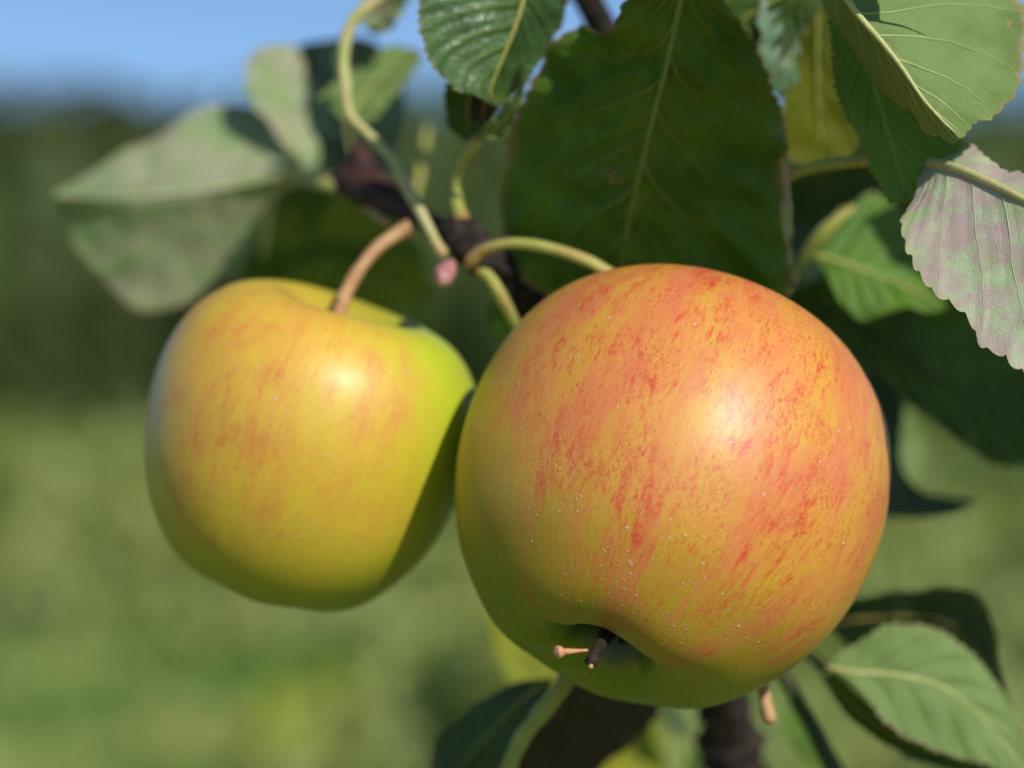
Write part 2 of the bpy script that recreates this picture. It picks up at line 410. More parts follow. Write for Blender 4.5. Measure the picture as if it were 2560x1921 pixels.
    # lenticels: small pale corky dots, closer together towards the calyx
    def dots(scale, size, keep_lo, keep_hi):
        v = t.vor(q, scale); sc = t.n.new('ShaderNodeSeparateColor'); t.L(v.outputs['Color'], sc.inputs[0])
        s_ = t.math('MULTIPLY_ADD', sc.outputs[1], size * 0.8, size * 0.5)
        dd = t.ss(v.outputs['Distance'], t.math('MULTIPLY', s_, 0.45), s_, 1.0, 0.0)
        halo = t.ss(v.outputs['Distance'], s_, t.math('MULTIPLY', s_, 2.4), 1.0, 0.0)
        k = t.ss(sc.outputs[0], keep_lo, keep_hi)
        return t.math('MULTIPLY', dd, k), t.math('MULTIPLY', halo, k)
    d1, h1 = dots(20.0, 0.17, 0.74, 0.76); d2, h2 = dots(25.0, 0.17, 0.56, 0.58)
    near = t.ss(z, -0.66, -0.12, 1.0, 0.0)
    dm = t.math('MAXIMUM', d1, t.math('MULTIPLY', d2, near)); hm = t.math('MAXIMUM', h1, t.math('MULTIPLY', h2, near))
    col = t.mix(t.math('MULTIPLY', hm, 0.14), col, (0.62, 0.22, 0.10))
    col = t.mix(t.math('MULTIPLY', dm, 0.42), col, (0.80, 0.64, 0.52))
    # russet dust round stalk; painted shade darkening the inside of the basin
    rst = t.math('MULTIPLY', t.ss(z, 0.42, 0.78), t.ss(t.vm('LENGTH', xy.outputs[0]), 0.5, 0.12))
    col = t.mix(t.math('MULTIPLY', rst, 0.7), col, (0.36, 0.20, 0.05))
    basin_shade = t.math('MULTIPLY', t.ss(z, -0.1, -0.3), t.ss(t.math('ADD', t.vm('LENGTH', xy.outputs[0]), t.math('MULTIPLY', t.noise(q, 9, 3), 0.10)), 0.31, 0.20))
    col = t.mix(t.math('MULTIPLY', basin_shade, 0.92), col, (0.035, 0.05, 0.02))
    h = t.math('ADD', t.math('MULTIPLY', t.noise(q, 70, 3, 0.75), 0.8), t.math('MULTIPLY', t.noise(q, 16, 2, 0.5), 0.25))
    bb = t.bump(h, 0.55, 0.0002); bb = t.bump(dm, 0.5, 0.0002, bb)
    hz = t.noise(q, 22, 3, 0.6)
    rg = t.math('MULTIPLY_ADD', hz, 0.16, 0.42)
    p = t.prin(Base_Color=col, Roughness=rg, Specular_IOR_Level=0.30, Normal=bb, Coat_Weight=0.55, Coat_Roughness=0.39)
    p.inputs['Subsurface Weight'].default_value = 0.05
    p.inputs['Subsurface Radius'].default_value = (0.003, 0.002, 0.0005)
    p.inputs['Subsurface Scale'].default_value = 1.0
    return t.finish(p.outputs[0])

def apple_body(profile, R, seed, lobes=0.02, asym=0.02):
    A = cat([(r, 0, z) for r, z in profile], 110); seg = 160; vs = []; fs = []
    for i in range(110):
        r, _, z = A[i]
        for k in range(seg):
            f = 2 * math.pi * k / seg
            lower = max(0, -z - 0.1) * 1.1
            rr = r * (1 + lobes * lower * math.cos(5 * f + seed) * 1.2)
            n_ = noise.noise(Vector((math.cos(f) * r * 0.9 + seed, math.sin(f) * r * 0.9, z * 0.9)))
            rr *= 1 + asym * n_
            zz = z + lobes * lower * 0.8 * math.cos(5 * f + seed) * min(1, r * 2.2) + 0.012 * max(0, z) * math.cos(2 * f + seed)
            if z < -0.4: zz += lobes * 0.9 * math.exp(-((r - 0.21) / 0.09) ** 2) * (math.cos(5 * f + seed * 2) + 0.5 * math.cos(9 * f + seed))
            vs.append((rr * math.cos(f) * R, rr * math.sin(f) * R, zz * R))
    for i in range(109):
        for k in range(seg):
            fs.append((i * seg + k, i * seg + (k + 1) % seg, (i + 1) * seg + (k + 1) % seg, (i + 1) * seg + k))
    return mesh('body', vs, fs)

def axis_matrix(center, axis, roll=0.0):
    q = Vector(axis).normalized().to_track_quat('Z', 'Y')
    return Matrix.Translation(center) @ q.to_matrix().to_4x4() @ Matrix.Rotation(roll, 4, 'Z')

PROF_BIG = [(0.004, -0.585), (0.07, -0.59), (0.135, -0.645), (0.19, -0.755), (0.265, -0.845), (0.37, -0.89), (0.51, -0.868), (0.66, -0.76), (0.84, -0.54),
            (0.96, -0.25), (1.0, 0.04), (0.975, 0.33), (0.88, 0.60), (0.70, 0.80), (0.50, 0.88), (0.33, 0.85), (0.19, 0.70), (0.08, 0.52), (0.004, 0.46)]
PROF_LEFT = [(0.004, -0.70), (0.07, -0.705), (0.14, -0.76), (0.21, -0.86), (0.31, -0.925), (0.45, -0.92), (0.64, -0.81), (0.815, -0.59),
             (0.94, -0.29), (0.995, 0.04), (0.985, 0.32), (0.90, 0.58), (0.74, 0.77), (0.56, 0.855), (0.40, 0.86), (0.25, 0.76), (0.10, 0.60), (0.004, 0.55)]

def make_apple(px, py, d, R, stem_dir, prof, matf, label, seed, lobes):
    c = P(px, py, d)
    root = empty('apple', c, label, 'apple')
    m = axis_matrix(c, stem_dir)
    inv = m.to_3x3().inverted()
    body = link('body', apple_body(prof, R, seed, lobes), matf(inv)); body.parent = root
    body.matrix_parent_inverse = Matrix.Translation(-c); body.matrix_world = m
    return root, m, c

# big apple
SD1 = Vector((0.37, 0.42, 0.83)).normalized()
R1 = 537 / 2560 * SW * 0.44
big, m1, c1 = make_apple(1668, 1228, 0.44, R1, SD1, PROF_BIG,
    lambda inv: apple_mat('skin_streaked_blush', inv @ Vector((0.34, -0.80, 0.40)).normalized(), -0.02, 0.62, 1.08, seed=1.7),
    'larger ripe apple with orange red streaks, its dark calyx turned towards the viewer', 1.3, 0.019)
# left apple
SD2 = Vector((0.30, -0.13, 0.945)).normalized()
D2 = 0.467
R2 = 411 / 2560 * SW * D2
sec, m2, c2 = make_apple(768, 1107, D2, R2, SD2, PROF_LEFT,
    lambda inv: apple_mat('skin_yellow_blush', inv @ Vector((-0.30, -0.80, 0.25)).normalized(), 0.0, 1.0, 0.50,
                          green_dir=inv @ Vector((0.90, -0.25, 0.42)).normalized(), seed=6.1, blush=(0.71, 0.38, 0.055), ground=(0.66, 0.54, 0.03)),
    'smaller yellow apple with faint orange blush, partly shaded by the bigger apple beside it', 4.1, 0.013)

# stalks of the apples
cav1 = m1 @ Vector((0, 0, 0.46 * R1)); cav2 = m2 @ Vector((0, 0, 0.57 * R2))
def r4(v, r): return tuple(v) + (r,)
st = [V(1008, 577, .462), V(1030, 552, .461), V(1062, 534, .459), V(1120, 526, .457), V(1200, 540, .455), V(1270, 565, .454), V(1335, 598, .456)]
rad = [17, 14, 12, 12, 12.5, 13, 13]
pts = [r4(p, RW(r, .457)) for p, r in zip(st, rad)] + [r4(P(1650, 722, .474), RW(13, .47)), r4(P(1760, 790, .476), RW(13, .47)), r4(cav1.lerp(P(1760, 790, .476), 0.35), RW(14, .47)), r4(cav1, RW(16, .46))]
tube('stem', pts, M['twig'], big, vpx=False, n=60, seg=16)
pts = [r4(V(893, 490, .474), RW(22, .474)), r4(V(868, 500, .474), RW(17, .474)), r4(V(820, 532, .472), RW(14.5, .473)), r4(V(778, 580, .470), RW(14, .472)),
       r4(V(750, 628, .469), RW(15, .471)), r4(V(739, 652, .467), RW(16, .471)), r4(cav2.lerp(V(739, 652, .467), .4), RW(16, .472)), r4(cav2, RW(17, .472))]
tube('stem', pts, M['tan'], sec, vpx=False, n=50, seg=16)

# calyx of the big apple: dark dried sepals in the basin, one tan stamen sticking out
cb = m1 @ Vector((0, 0, -0.60 * R1))
cal = link('calyx', tube_mesh('calyx', [r4(cb + SD1 * .003, .0024), r4(cb - SD1 * .0010, .0018), r4(cb - SD1 * .0045, .0013), r4(P(1482, 1645, .4035), .0010),
                                        r4(P(1472, 1664, .4015), .0013)], n=26, seg=12, rough=0.35, seed=3), M['sepal']); put(cal, big)
rs = random.Random(4)
ax1, ay1 = m1.to_3x3() @ Vector((1, 0, 0)), m1.to_3x3() @ Vector((0, 1, 0))
for k in range(7):
    f = 2 * math.pi * k / 7 + 0.4; o_ = ax1 * math.cos(f) + ay1 * math.sin(f)
    p0 = cb + o_ * .0016 - SD1 * .0005; p1 = cb + o_ * .0040 - SD1 * (.0022 + .001 * rs.random()); p2 = cb + o_ * (.0042 + .0012 * rs.random()) - SD1 * (.0042 + .0016 * rs.random())
    p3 = cb + o_ * (.0030 + .001 * rs.random()) - SD1 * (.0056 + .0010 * rs.random())
    s_ = link('sepal', tube_mesh('sepal', [r4(p0, .0008), r4(p1, .0009), r4(p2, .0006), r4(p3, .00015)], n=18, seg=7, rough=0.35, seed=k + 3), M['sepal']); s_.parent = cal
for k in range(9):
    f = rs.random() * 6.28; o_ = ax1 * math.cos(f) + ay1 * math.sin(f)
    p0 = cb - SD1 * .001; p1 = p0 + o_ * .0012 - SD1 * (.003 + .002 * rs.random()); p2 = p1 + o_ * .0008 * rs.random() - SD1 * .0012
    s_ = link('filament', tube_mesh('filament', [r4(p0, .00016), r4(p1, .00014), r4(p2, .00020)], n=10, seg=5, rough=0.2, seed=k), M['bark'] if k % 3 else M['redbark']); s_.parent = cal
a, b = P(1470, 1626, .402), P(1390, 1631, .3985)
dirn = (b - a).normalized()
stam = link('stamen', tube_mesh('stamen', [r4(a, .00022), r4(a.lerp(b, .3), .0003), r4(a.lerp(b, .6), .00048), r4(a.lerp(b, .74), .00052), r4(a.lerp(b, .82), .00085),
                                           r4(a.lerp(b, .94), .00108), r4(b, .0010), r4(b - dirn * .0003, .0005)], n=40, seg=12, rough=0.08), M['stamen']); stam.parent = cal
for k, (x, y, d) in enumerate([(1474, 1669, .3992)]):
    e = P(x, y, d)
    s_ = link('anther', tube_mesh('anther', [r4(e, .0003), r4(e + Vector((.0002, -.0003, .0002)), .00042), r4(e + Vector((.0003, -.0006, .0004)), .0003)], n=8, seg=8), M['stamen']); s_.parent = cal
# calyx of the left apple
cb2 = m2 @ Vector((0, 0, -0.70 * R2))
cal2 = link('calyx', tube_mesh('calyx', [r4(cb2, .003), r4(cb2 - SD2 * .003, .0024), r4(cb2 - SD2 * .0055, .0016)], n=14, seg=10, rough=0.4, seed=5), M['sepal']); put(cal2, sec)
for k, a_ in enumerate([0, 1.3, 2.5, 3.8, 5.0]):
    o_ = Vector((math.cos(a_), math.sin(a_), 0)) * .0042
    e = m2 @ (Vector((o_.x, o_.y, -0.97 * R2)))
    s_ = link('sepal', tube_mesh('sepal', [r4(cb2, .001), r4(cb2.lerp(e, .6), .0011), r4(e, .0003)], n=12, seg=7, rough=0.3, seed=k), M['sepal']); s_.parent = cal2

# ---------------------------------------------------------------- branches and their leaves
spur = empty('apple_branch', V(1010, 545, .468), 'dark knobbly fruiting branch running behind the two apples, with blurred leaves at upper left', 'branch')
upper = empty('apple_shoot', V(1500, -80, .44), 'leafy shoot hanging in from the top, with the big shaded leaf above the streaked apple', 'branch')
lower = empty('apple_twig', V(1560, 1700, .50), 'twig below the streaked apple carrying dark, yellow and pale green leaves', 'branch')
sidet = empty('apple_side_shoot', V(2250, 500, .43), 'shoot entering from the right edge with pinkish and bright green leaves beside the streaked apple', 'branch')

# wood of the fruiting branch
tube('wood', [(1540, 1500, .53, 48), (1500, 1300, .52, 44), (1400, 1020, .52, 40), (1260, 800, .505, 36), (1130, 640, .482, 36), (1060, 560, .471, 38), (1000, 520, .469, 30),
              (950, 520, .471, 15)], M['bark'], spur, n=120, seg=26, rough=0.22, knobs=0.6, seed=2)
tube('spur_knob', [(1085, 590, .474, 20), (1035, 545, .469, 46), (985, 500, .470, 38), (962, 474, .470, 15)], M['bark'], spur, n=30, seg=18, rough=0.2, knobs=0.4, seed=9)
tube('old_spur', [(985, 515, .475, 20), (910, 470, .483, 22), (850, 440, .490, 30), (790, 400, .498, 40), (745, 385, .502, 26), (725, 380, .505, 10)], M['redbark'], spur, n=40, seg=18, rough=0.2, knobs=0.5, seed=4)
tube('bud', [(800, 400, .500, 22), (785, 360, .501, 26), (775, 325, .503, 16), (772, 300, .504, 5)], M['redbark'], spur, n=22, seg=14, rough=0.15, seed=6)
tube('bud', [(975, 570, .462, 12), (962, 590, .457, 20), (957, 604, .455, 19), (953, 616, .454, 7)], M['pinkbud'], spur, n=24, seg=16, rough=0.16, seed=8)
# bare stalks on the spur
tube('stalk', [(1030, 580, .464, 12), (1058, 600, .462, 13), (1085, 645, .463, 14), (1108, 690, .466, 12), (1130, 740, .470, 11)], M['twig'], spur, n=36)
tube('stalk', [(1000, 480, .468, 18), (988, 440, .470, 14), (988, 400, .472, 12), (1003, 350, .470, 12), (1035, 298, .464, 14)], M['twig'], spur, n=36)
tube('stalk', [(870, 500, .52, 8), (900, 410, .54, 8), (915, 330, .55, 9), (925, 270, .56, 6)], M['twig'], spur, n=24)
tube('stalk', [(590, 400, .515, 8), (575, 480, .53, 8), (570, 560, .55, 7)], M['twig'], spur, n=24)
# long petiole crossing at the upper left
tube('stalk', [(870, -60, .488, 17), (800, 8, .486, 16), (758, 55, .486, 13.5), (742, 115, .486, 12.5), (745, 180, .486, 13), (755, 245, .486, 11), (795, 290, .484, 10), (842, 338, .480, 11),
               (868, 385, .477, 12), (893, 430, .473, 12), (925, 490, .469, 11), (945, 530, .466, 12), (962, 556, .466, 15)], M['palestalk'], spur, n=90)
# left: large folded leaf
leaf(spur, 'fade', [(612, 380), (500, 404), (350, 422), (220, 426), (118, 428)],
     [(622, 320), (610, 262), (560, 236), (500, 226), (430, 237), (350, 284), (250, 344), (165, 390), (125, 408)],
     [(600, 440), (562, 510), (520, 575), (460, 618), (400, 655), (335, 674), (280, 660), (225, 610), (170, 540), (135, 470)],
     .545, .541, dl=.022, dr=.016, cup=0.08, label='large pale green leaf folded along its midrib, far left over the yellow apple', seed=1, rib=3, vein=M['palestalk'])
tube('petiole', [(612, 380, .545, 9), (660, 388, .536, 11), (715, 400, .525, 13), (770, 432, .505, 10), (840, 486, .480, 9)], M['tan'], spur, n=40)
tube('stipule', [(612, 376, .542, 7), (660, 382, .534, 16), (705, 402, .522, 14), (735, 410, .518, 5)], M['twig'], spur, n=24)
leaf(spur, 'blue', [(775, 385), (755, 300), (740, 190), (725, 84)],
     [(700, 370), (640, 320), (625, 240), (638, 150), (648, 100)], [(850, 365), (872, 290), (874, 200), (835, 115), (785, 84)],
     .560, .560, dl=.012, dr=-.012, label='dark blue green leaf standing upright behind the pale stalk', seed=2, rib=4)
leaf(spur, 'fade', [(650, 375), (625, 300), (600, 210), (600, 96)],
     [(640, 340), (575, 262), (532, 190), (535, 135), (562, 105)], [(690, 340), (665, 250), (655, 160), (640, 100)],
     .548, .556, dl=-.002, dr=.006, label='yellow green leaf lobe catching the sun left of the dark upright leaf', seed=3, rib=4)
leaf(spur, 'pale', [(752, 268), (790, 200), (850, 140), (915, 120)],
     [(715, 235), (690, 208), (735, 172), (790, 130), (845, 100), (885, 102)], [(800, 262), (850, 205), (890, 160)],
     .510, .530, dl=.0, dr=.003, label='sunlit pale leaf tip, a narrow wedge just right of the pale stalk', seed=4, rib=3)
leaf(spur, 'fade', [(860, -70), (845, 0), (815, 78)], [(800, -40), (785, 20), (790, 60)], [(890, -30), (868, 30), (842, 66)],
     .505, .515, label='small olive leaf end at the top edge beside the pale stalk', seed=5, rib=3)
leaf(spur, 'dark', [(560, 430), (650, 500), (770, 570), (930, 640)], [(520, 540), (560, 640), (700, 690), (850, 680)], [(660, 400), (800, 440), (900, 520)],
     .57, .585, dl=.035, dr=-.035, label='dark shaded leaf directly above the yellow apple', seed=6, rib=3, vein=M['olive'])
leaf(spur, 'mid', [(1150, 600), (1125, 650), (1085, 730)], [(1085, 640), (1060, 690)], [(1170, 660), (1140, 710)],
     .52, .535, label='blurred olive leaf in the gap between the two apples', seed=7, rib=2)
# small shaded leaf and pale leaf below the glossy one
leaf(upper, 'dark', [(1030, 150), (1010, 230), (1012, 310)], [(970, 175), (960, 220), (970, 275)], [(1085, 190), (1060, 250), (1035, 290)],
     .464, .468, label='very dark small leaf tucked below the glossy leaf at top centre', seed=8, rib=3)
leaf(upper, 'brown', [(1052, 190), (1046, 225), (1040, 275)], [(1020, 210), (1015, 250)], [(1078, 215), (1066, 250)],
     .458, .461, label='small pinkish brown withered leaf below the glossy leaf', seed=28, rib=2, vein=M['tan'])
leaf(spur, 'pale', [(1026, 308), (1066, 282), (1100, 245), (1136, 180)], [(1040, 280), (1075, 248), (1112, 205)], [(1050, 306), (1092, 285), (1118, 240)],
     .462, .448, label='small pale leaf at the left edge of the big shaded leaf', seed=9, rib=3)

# the big shaded leaf
big_leaf = leaf(upper, 'deep', [(1482, -70), (1470, 0), (1440, 140), (1402, 290), (1368, 440), (1345, 560), (1350, 700)],
     [(1400, -45), (1348, 6), (1326, 56), (1298, 76), (1268, 70), (1248, 60), (1224, 72), (1202, 92), (1160, 160), (1122, 228), (1096, 320), (1080, 420),
      (1084, 500), (1115, 570), (1190, 640)],
     [(1545, -30), (1592, 40), (1640, 122), (1668, 190), (1694, 246), (1701, 300), (1694, 350), (1704, 430), (1698, 510), (1714, 560), (1690, 640), (1560, 710)],
     .426, .478, dl=.004, dr=.010, dm=-.004, cup=0.05, pucker=0.0019, N=150, K=18, teeth=36, tooth=0.0008, rib=8, vein=M['greenrib'],
     veins=3.6, label='largest leaf, dark green and in shade, hanging above the streaked apple', seed=10)
slim(upper, 'pink', [(1690, 340), (1700, 370), (1706, 420), (1700, 470), (1700, 520), (1712, 570)], [7, 12, 9, 5], .441, .447, dl=.004, dr=-.003,
     label='narrow curled pinkish leaf edge beside the largest leaf', seed=43, rib=0, N=50, K=5, teeth=8, tooth=0.0003)
leaf(upper, 'gloss', [(1152, -90), (1136, -20), (1112, 60), (1084, 130), (1060, 195), (1072, 230)],
     [(1050, -110), (940, -60), (908, 0), (906, 60), (920, 112), (948, 160), (985, 194), (1025, 205)],
     [(1235, -70), (1222, 20), (1196, 90), (1150, 155), (1106, 210)],
     .446, .450, dl=-.006, dr=.014, cup=0.14, pucker=0.0008, N=120, K=14, teeth=30, rib=7, vein=M['twig'],
     veins=1.8, label='glossy serrated leaf with blue sheen at the top edge, left of the largest leaf', seed=11)
tube('wood', [(1180, -160, .50, 20), (1250, -40, .50, 26), (1290, 40, .505, 30), (1330, 120, .51, 30), (1400, 300, .52, 34), (1380, 600, .53, 36)], M['bark'], upper, n=50, seg=16, rough=0.15, knobs=0.3)
leaf(upper, 'silver', [(1700, -70), (1702, 60), (1692, 208)], [(1655, -30), (1640, 60), (1645, 120), (1664, 185)], [(1742, -30), (1764, 50), (1745, 140), (1712, 192)],
     .472, .476, dl=-.003, dr=.005, label='small grey green glossy leaf at the top edge, right of the largest leaf', seed=12, rib=4, pucker=0.001)
leaf(upper, 'oliv', [(1770, -60), (1765, 150), (1775, 370)], [(1690, 0), (1690, 200), (1705, 330)], [(1850, 50), (1860, 250), (1830, 350)],
     .475, .480, label='yellowing leaf in the gap behind the top right leaves', seed=13, rib=3)
leaf(upper, 'dark', [(1800, -60), (1640, 20), (1560, 100), (1600, 260)], [(1620, -60), (1560, 0), (1540, 100)], [(1760, 40), (1680, 140), (1640, 240)],
     .470, .475, label='dark leaf showing at the top between the largest leaf and the small glossy leaf', seed=33, rib=3)
# top right leaf, underside lit, and the dark one below it
leaf(upper, 'pale', [(1790, -60), (1850, 28), (1905, 92), (1950, 150), (1992, 212), (2036, 262), (2076, 300)],
     [(1770, -30), (1822, 70), (1880, 150), (1930, 210), (1985, 262), (2040, 296)],
     [(1930, -110), (2120, -80), (2206, 10), (2210, 120), (2192, 195), (2152, 246), (2110, 262)],
     .420, .409, dl=.018, dr=.014, cup=0.05, pucker=0.0005, N=130, K=16, teeth=24, tooth=0.0010, rib=9, vein=M['palestalk'],
     veins=2.6, label='sunlit pale green leaf with a thick midrib in the top right corner', seed=14)
leaf(upper, 'mid', [(1830, -70), (1860, 60), (1892, 200), (1930, 330), (1962, 440)],
     [(1790, -40), (1795, 80), (1808, 200), (1850, 290), (1885, 370), (1915, 430)],
     [(1975, -20), (2030, 120), (2062, 230), (2076, 305), (2064, 350), (2036, 402), (1998, 432)],
     .434, .434, label='dark leaf hanging under the sunlit top right leaf', seed=15, rib=0, pucker=0.0005, teeth=30)
# right: pinkish leaf with its thick pale midrib
leaf(sidet, 'pink', [(1985, 352), (2030, 356), (2075, 368), (2140, 396), (2212, 432), (2330, 500), (2440, 620)],
     [(1985, 400), (1966, 440), (1950, 474), (1953, 520), (1976, 575), (2010, 622), (2060, 660), (2095, 698), (2122, 744), (2165, 765), (2190, 792), (2250, 820), (2360, 780)],
     [(2040, 332), (2074, 300), (2110, 316), (2142, 345), (2212, 378), (2330, 420)],
     .438, .402, dl=-.008, dr=.012, cup=0.04, pucker=0.0003, N=150, K=18, teeth=22, tooth=0.0009, rib=13, vein=M['palestalk'],
     veins=1.4, label='pale leaf with pinkish purple blotches at the right edge', seed=16)
tube('petiole', [(1690, 388, .452, 12), (1740, 366, .450, 12), (1800, 354, .448, 13), (1900, 345, .445, 14), (1985, 352, .439, 13)], M['twig'], sidet, n=40)
leaf(sidet, 'mid', [(1742, 548), (1800, 562), (1880, 588), (1960, 622), (2048, 668)],
     [(1772, 496), (1820, 452), (1882, 416), (1935, 440), (1975, 505), (2012, 575), (2040, 630)],
     [(1778, 575), (1796, 612), (1830, 662), (1864, 692), (1905, 678), (1960, 664), (2012, 672)],
     .500, .497, dl=.006, dr=-.004, label='bright green folded leaf just right of the largest leaf', seed=17, rib=6)
tube('petiole', [(1690, 640, .503, 8), (1715, 590, .501, 9), (1742, 548, .497, 13), (1782, 500, .494, 15), (1826, 462, .493, 10), (1850, 445, .493, 5)], M['twig'], sidet, n=40)
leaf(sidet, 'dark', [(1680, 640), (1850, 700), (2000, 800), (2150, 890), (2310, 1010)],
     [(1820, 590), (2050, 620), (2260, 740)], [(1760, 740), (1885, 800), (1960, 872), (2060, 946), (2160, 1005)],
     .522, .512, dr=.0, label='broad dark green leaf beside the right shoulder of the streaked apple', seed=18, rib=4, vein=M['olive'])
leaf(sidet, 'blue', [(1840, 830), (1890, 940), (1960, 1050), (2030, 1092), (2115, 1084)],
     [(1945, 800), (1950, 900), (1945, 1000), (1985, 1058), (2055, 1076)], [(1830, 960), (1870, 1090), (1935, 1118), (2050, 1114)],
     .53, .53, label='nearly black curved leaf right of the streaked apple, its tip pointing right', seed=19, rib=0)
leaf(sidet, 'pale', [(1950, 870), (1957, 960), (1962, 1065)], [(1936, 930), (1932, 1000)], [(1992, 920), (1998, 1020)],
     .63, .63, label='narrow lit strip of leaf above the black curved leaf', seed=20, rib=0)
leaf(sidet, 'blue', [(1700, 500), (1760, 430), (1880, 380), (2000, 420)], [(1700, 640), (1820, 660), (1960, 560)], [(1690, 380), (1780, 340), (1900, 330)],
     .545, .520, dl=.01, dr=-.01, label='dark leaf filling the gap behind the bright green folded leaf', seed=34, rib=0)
tube('wood', [(1380, 640, .55, 30), (1600, 620, .56, 34), (1800, 720, .56, 30), (1900, 800, .56, 26), (1890, 960, .56, 22), (1850, 1100, .56, 20)], M['bark'], sidet, n=40, seg=14, rough=0.15, knobs=0.3)

# bottom
leaf(lower, 'pale', [(1785, 1440), (1845, 1452), (1950, 1460), (2050, 1492), (2130, 1562), (2250, 1710)],
     [(1850, 1388), (1910, 1356), (1975, 1350), (2045, 1370), (2110, 1424), (2168, 1500), (2210, 1590)],
     [(1850, 1478), (1900, 1545), (1960, 1592), (2040, 1628), (2130, 1650)],
     .474, .480, dl=.004, dr=-.004, label='pale green leaf in the bottom right corner', seed=21, rib=5, vein=M['palestalk'], cup=-0.06)
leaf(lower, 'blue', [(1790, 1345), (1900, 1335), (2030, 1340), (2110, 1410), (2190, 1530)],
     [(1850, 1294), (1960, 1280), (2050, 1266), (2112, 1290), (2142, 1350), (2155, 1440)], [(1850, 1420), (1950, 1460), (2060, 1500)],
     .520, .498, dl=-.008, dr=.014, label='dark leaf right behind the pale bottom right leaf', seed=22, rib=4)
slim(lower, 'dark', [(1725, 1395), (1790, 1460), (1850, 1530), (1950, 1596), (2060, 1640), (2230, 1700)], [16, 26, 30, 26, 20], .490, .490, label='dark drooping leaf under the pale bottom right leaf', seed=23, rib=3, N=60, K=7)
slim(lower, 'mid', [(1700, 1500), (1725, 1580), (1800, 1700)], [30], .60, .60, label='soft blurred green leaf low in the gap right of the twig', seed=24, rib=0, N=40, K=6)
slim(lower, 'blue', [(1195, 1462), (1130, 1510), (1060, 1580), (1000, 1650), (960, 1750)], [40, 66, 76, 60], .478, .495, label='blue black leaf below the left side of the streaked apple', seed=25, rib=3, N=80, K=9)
leaf(lower, 'brown', [(1280, 1440), (1240, 1560), (1180, 1760)], [(1170, 1500), (1130, 1580), (1100, 1690)],  # dark leaf shape put where brown shadow lies under the apple
     [(1400, 1450), (1425, 1520), (1385, 1590), (1310, 1650), (1240, 1730)],
     .512, .520, label='dark brown leaf shape standing in for shadow below the calyx of the streaked apple', seed=26, rib=2, vein=M['olive'])
leaf(lower, 'yellow', [(1432, 1535), (1385, 1620), (1330, 1740)], [(1345, 1612), (1260, 1690)], [(1428, 1600), (1432, 1700)],
     .59, .59, label='yellow leaf point at the bottom edge under the streaked apple', seed=27, rib=3)
slim(lower, 'gloss', [(1415, 1500), (1450, 1550), (1500, 1600)], [26], .58, .58, label='small green leaf between the yellow leaf and the dark twig', seed=29, rib=2, N=40, K=6)
slim(lower, 'mid', [(1475, 1700), (1505, 1640), (1530, 1602)], [24], .575, .575, label='tiny bright green leaf at the bottom edge beside the dark twig', seed=30, rib=2, N=40, K=6)
slim(lower, 'yellow', [(1250, 1510), (1180, 1430), (1110, 1330), (1050, 1240)], [80, 70], .585, .585, label='blurred yellow green leaf left of the calyx end of the streaked apple', seed=31, rib=0, N=50, K=7)
tube('wood', [(1600, 1800, .545, 62), (1590, 1680, .545, 62), (1575, 1590, .54, 60), (1560, 1520, .535, 54), (1545, 1470, .53, 48)], M['bark'], lower, n=40, seg=20, rough=0.2, knobs=0.5, seed=12)
tube('stalk', [(1240, 1430, .462, 14), (1222, 1470, .460, 19), (1170, 1540, .460, 19), (1122, 1605, .462, 17), (1085, 1700, .465, 16)], M['twig'], lower, n=40, rough=0.1)
tube('stalk', [(1640, 1440, .455, 12), (1649, 1485, .452, 13), (1655, 1525, .450, 14), (1664, 1555, .449, 15), (1666, 1564, .449, 8)], M['tan'], lower, n=30)
tube('stalk', [(1690, 1450, .49, 14), (1720, 1510, .49, 16), (1765, 1590, .49, 18), (1830, 1720, .49, 20)], M['olive'], lower, n=30)
tube('stalk', [(1700, 1380, .486, 8), (1740, 1412, .486, 12), (1790, 1442, .482, 12)], M['olive'], lower, n=24)

# added leaves, unseen outside the frame, shaped to block the sun from leaves in view
leaf(upper, 'mid', [(1490, -90), (1470, 0), (1440, 140), (1402, 290), (1368, 440), (1345, 560), (1345, 660)],
     [(1400, -75), (1310, -6), (1270, 50), (1210, 65), (1170, 80), (1120, 150), (1080, 228), (1050, 320), (1040, 420), (1044, 510), (1090, 600), (1210, 650)],
     [(1560, -60), (1610, 40), (1660, 122), (1700, 230), (1690, 320), (1600, 400), (1530, 450), (1480, 520), (1450, 590), (1430, 640), (1520, 665)],
     .430, .477, dl=.004, dr=.010, dm=-.004, cup=0.05, N=60, K=8, seed=40, rib=0, shift=0.098)
leaf(sidet, 'mid', [(1720, 640), (1850, 700), (2000, 800), (2150, 890), (2310, 1010)],
     [(1850, 570), (2050, 600), (2260, 720)], [(1800, 760), (1885, 810), (1960, 885), (2060, 960), (2160, 1020)],
     .522, .512, N=60, K=8, seed=41, rib=0, shift=0.115)
leaf(sidet, 'mid', [(1870, 820), (1890, 940), (1950, 1050), (2030, 1092), (2130, 1090)],
     [(1925, 830), (1950, 930), (1970, 1000), (2060, 1060)], [(1850, 960), (1880, 1100), (1935, 1140), (2050, 1130)],
     .53, .53, N=40, K=6, seed=42, rib=0, shift=0.115)

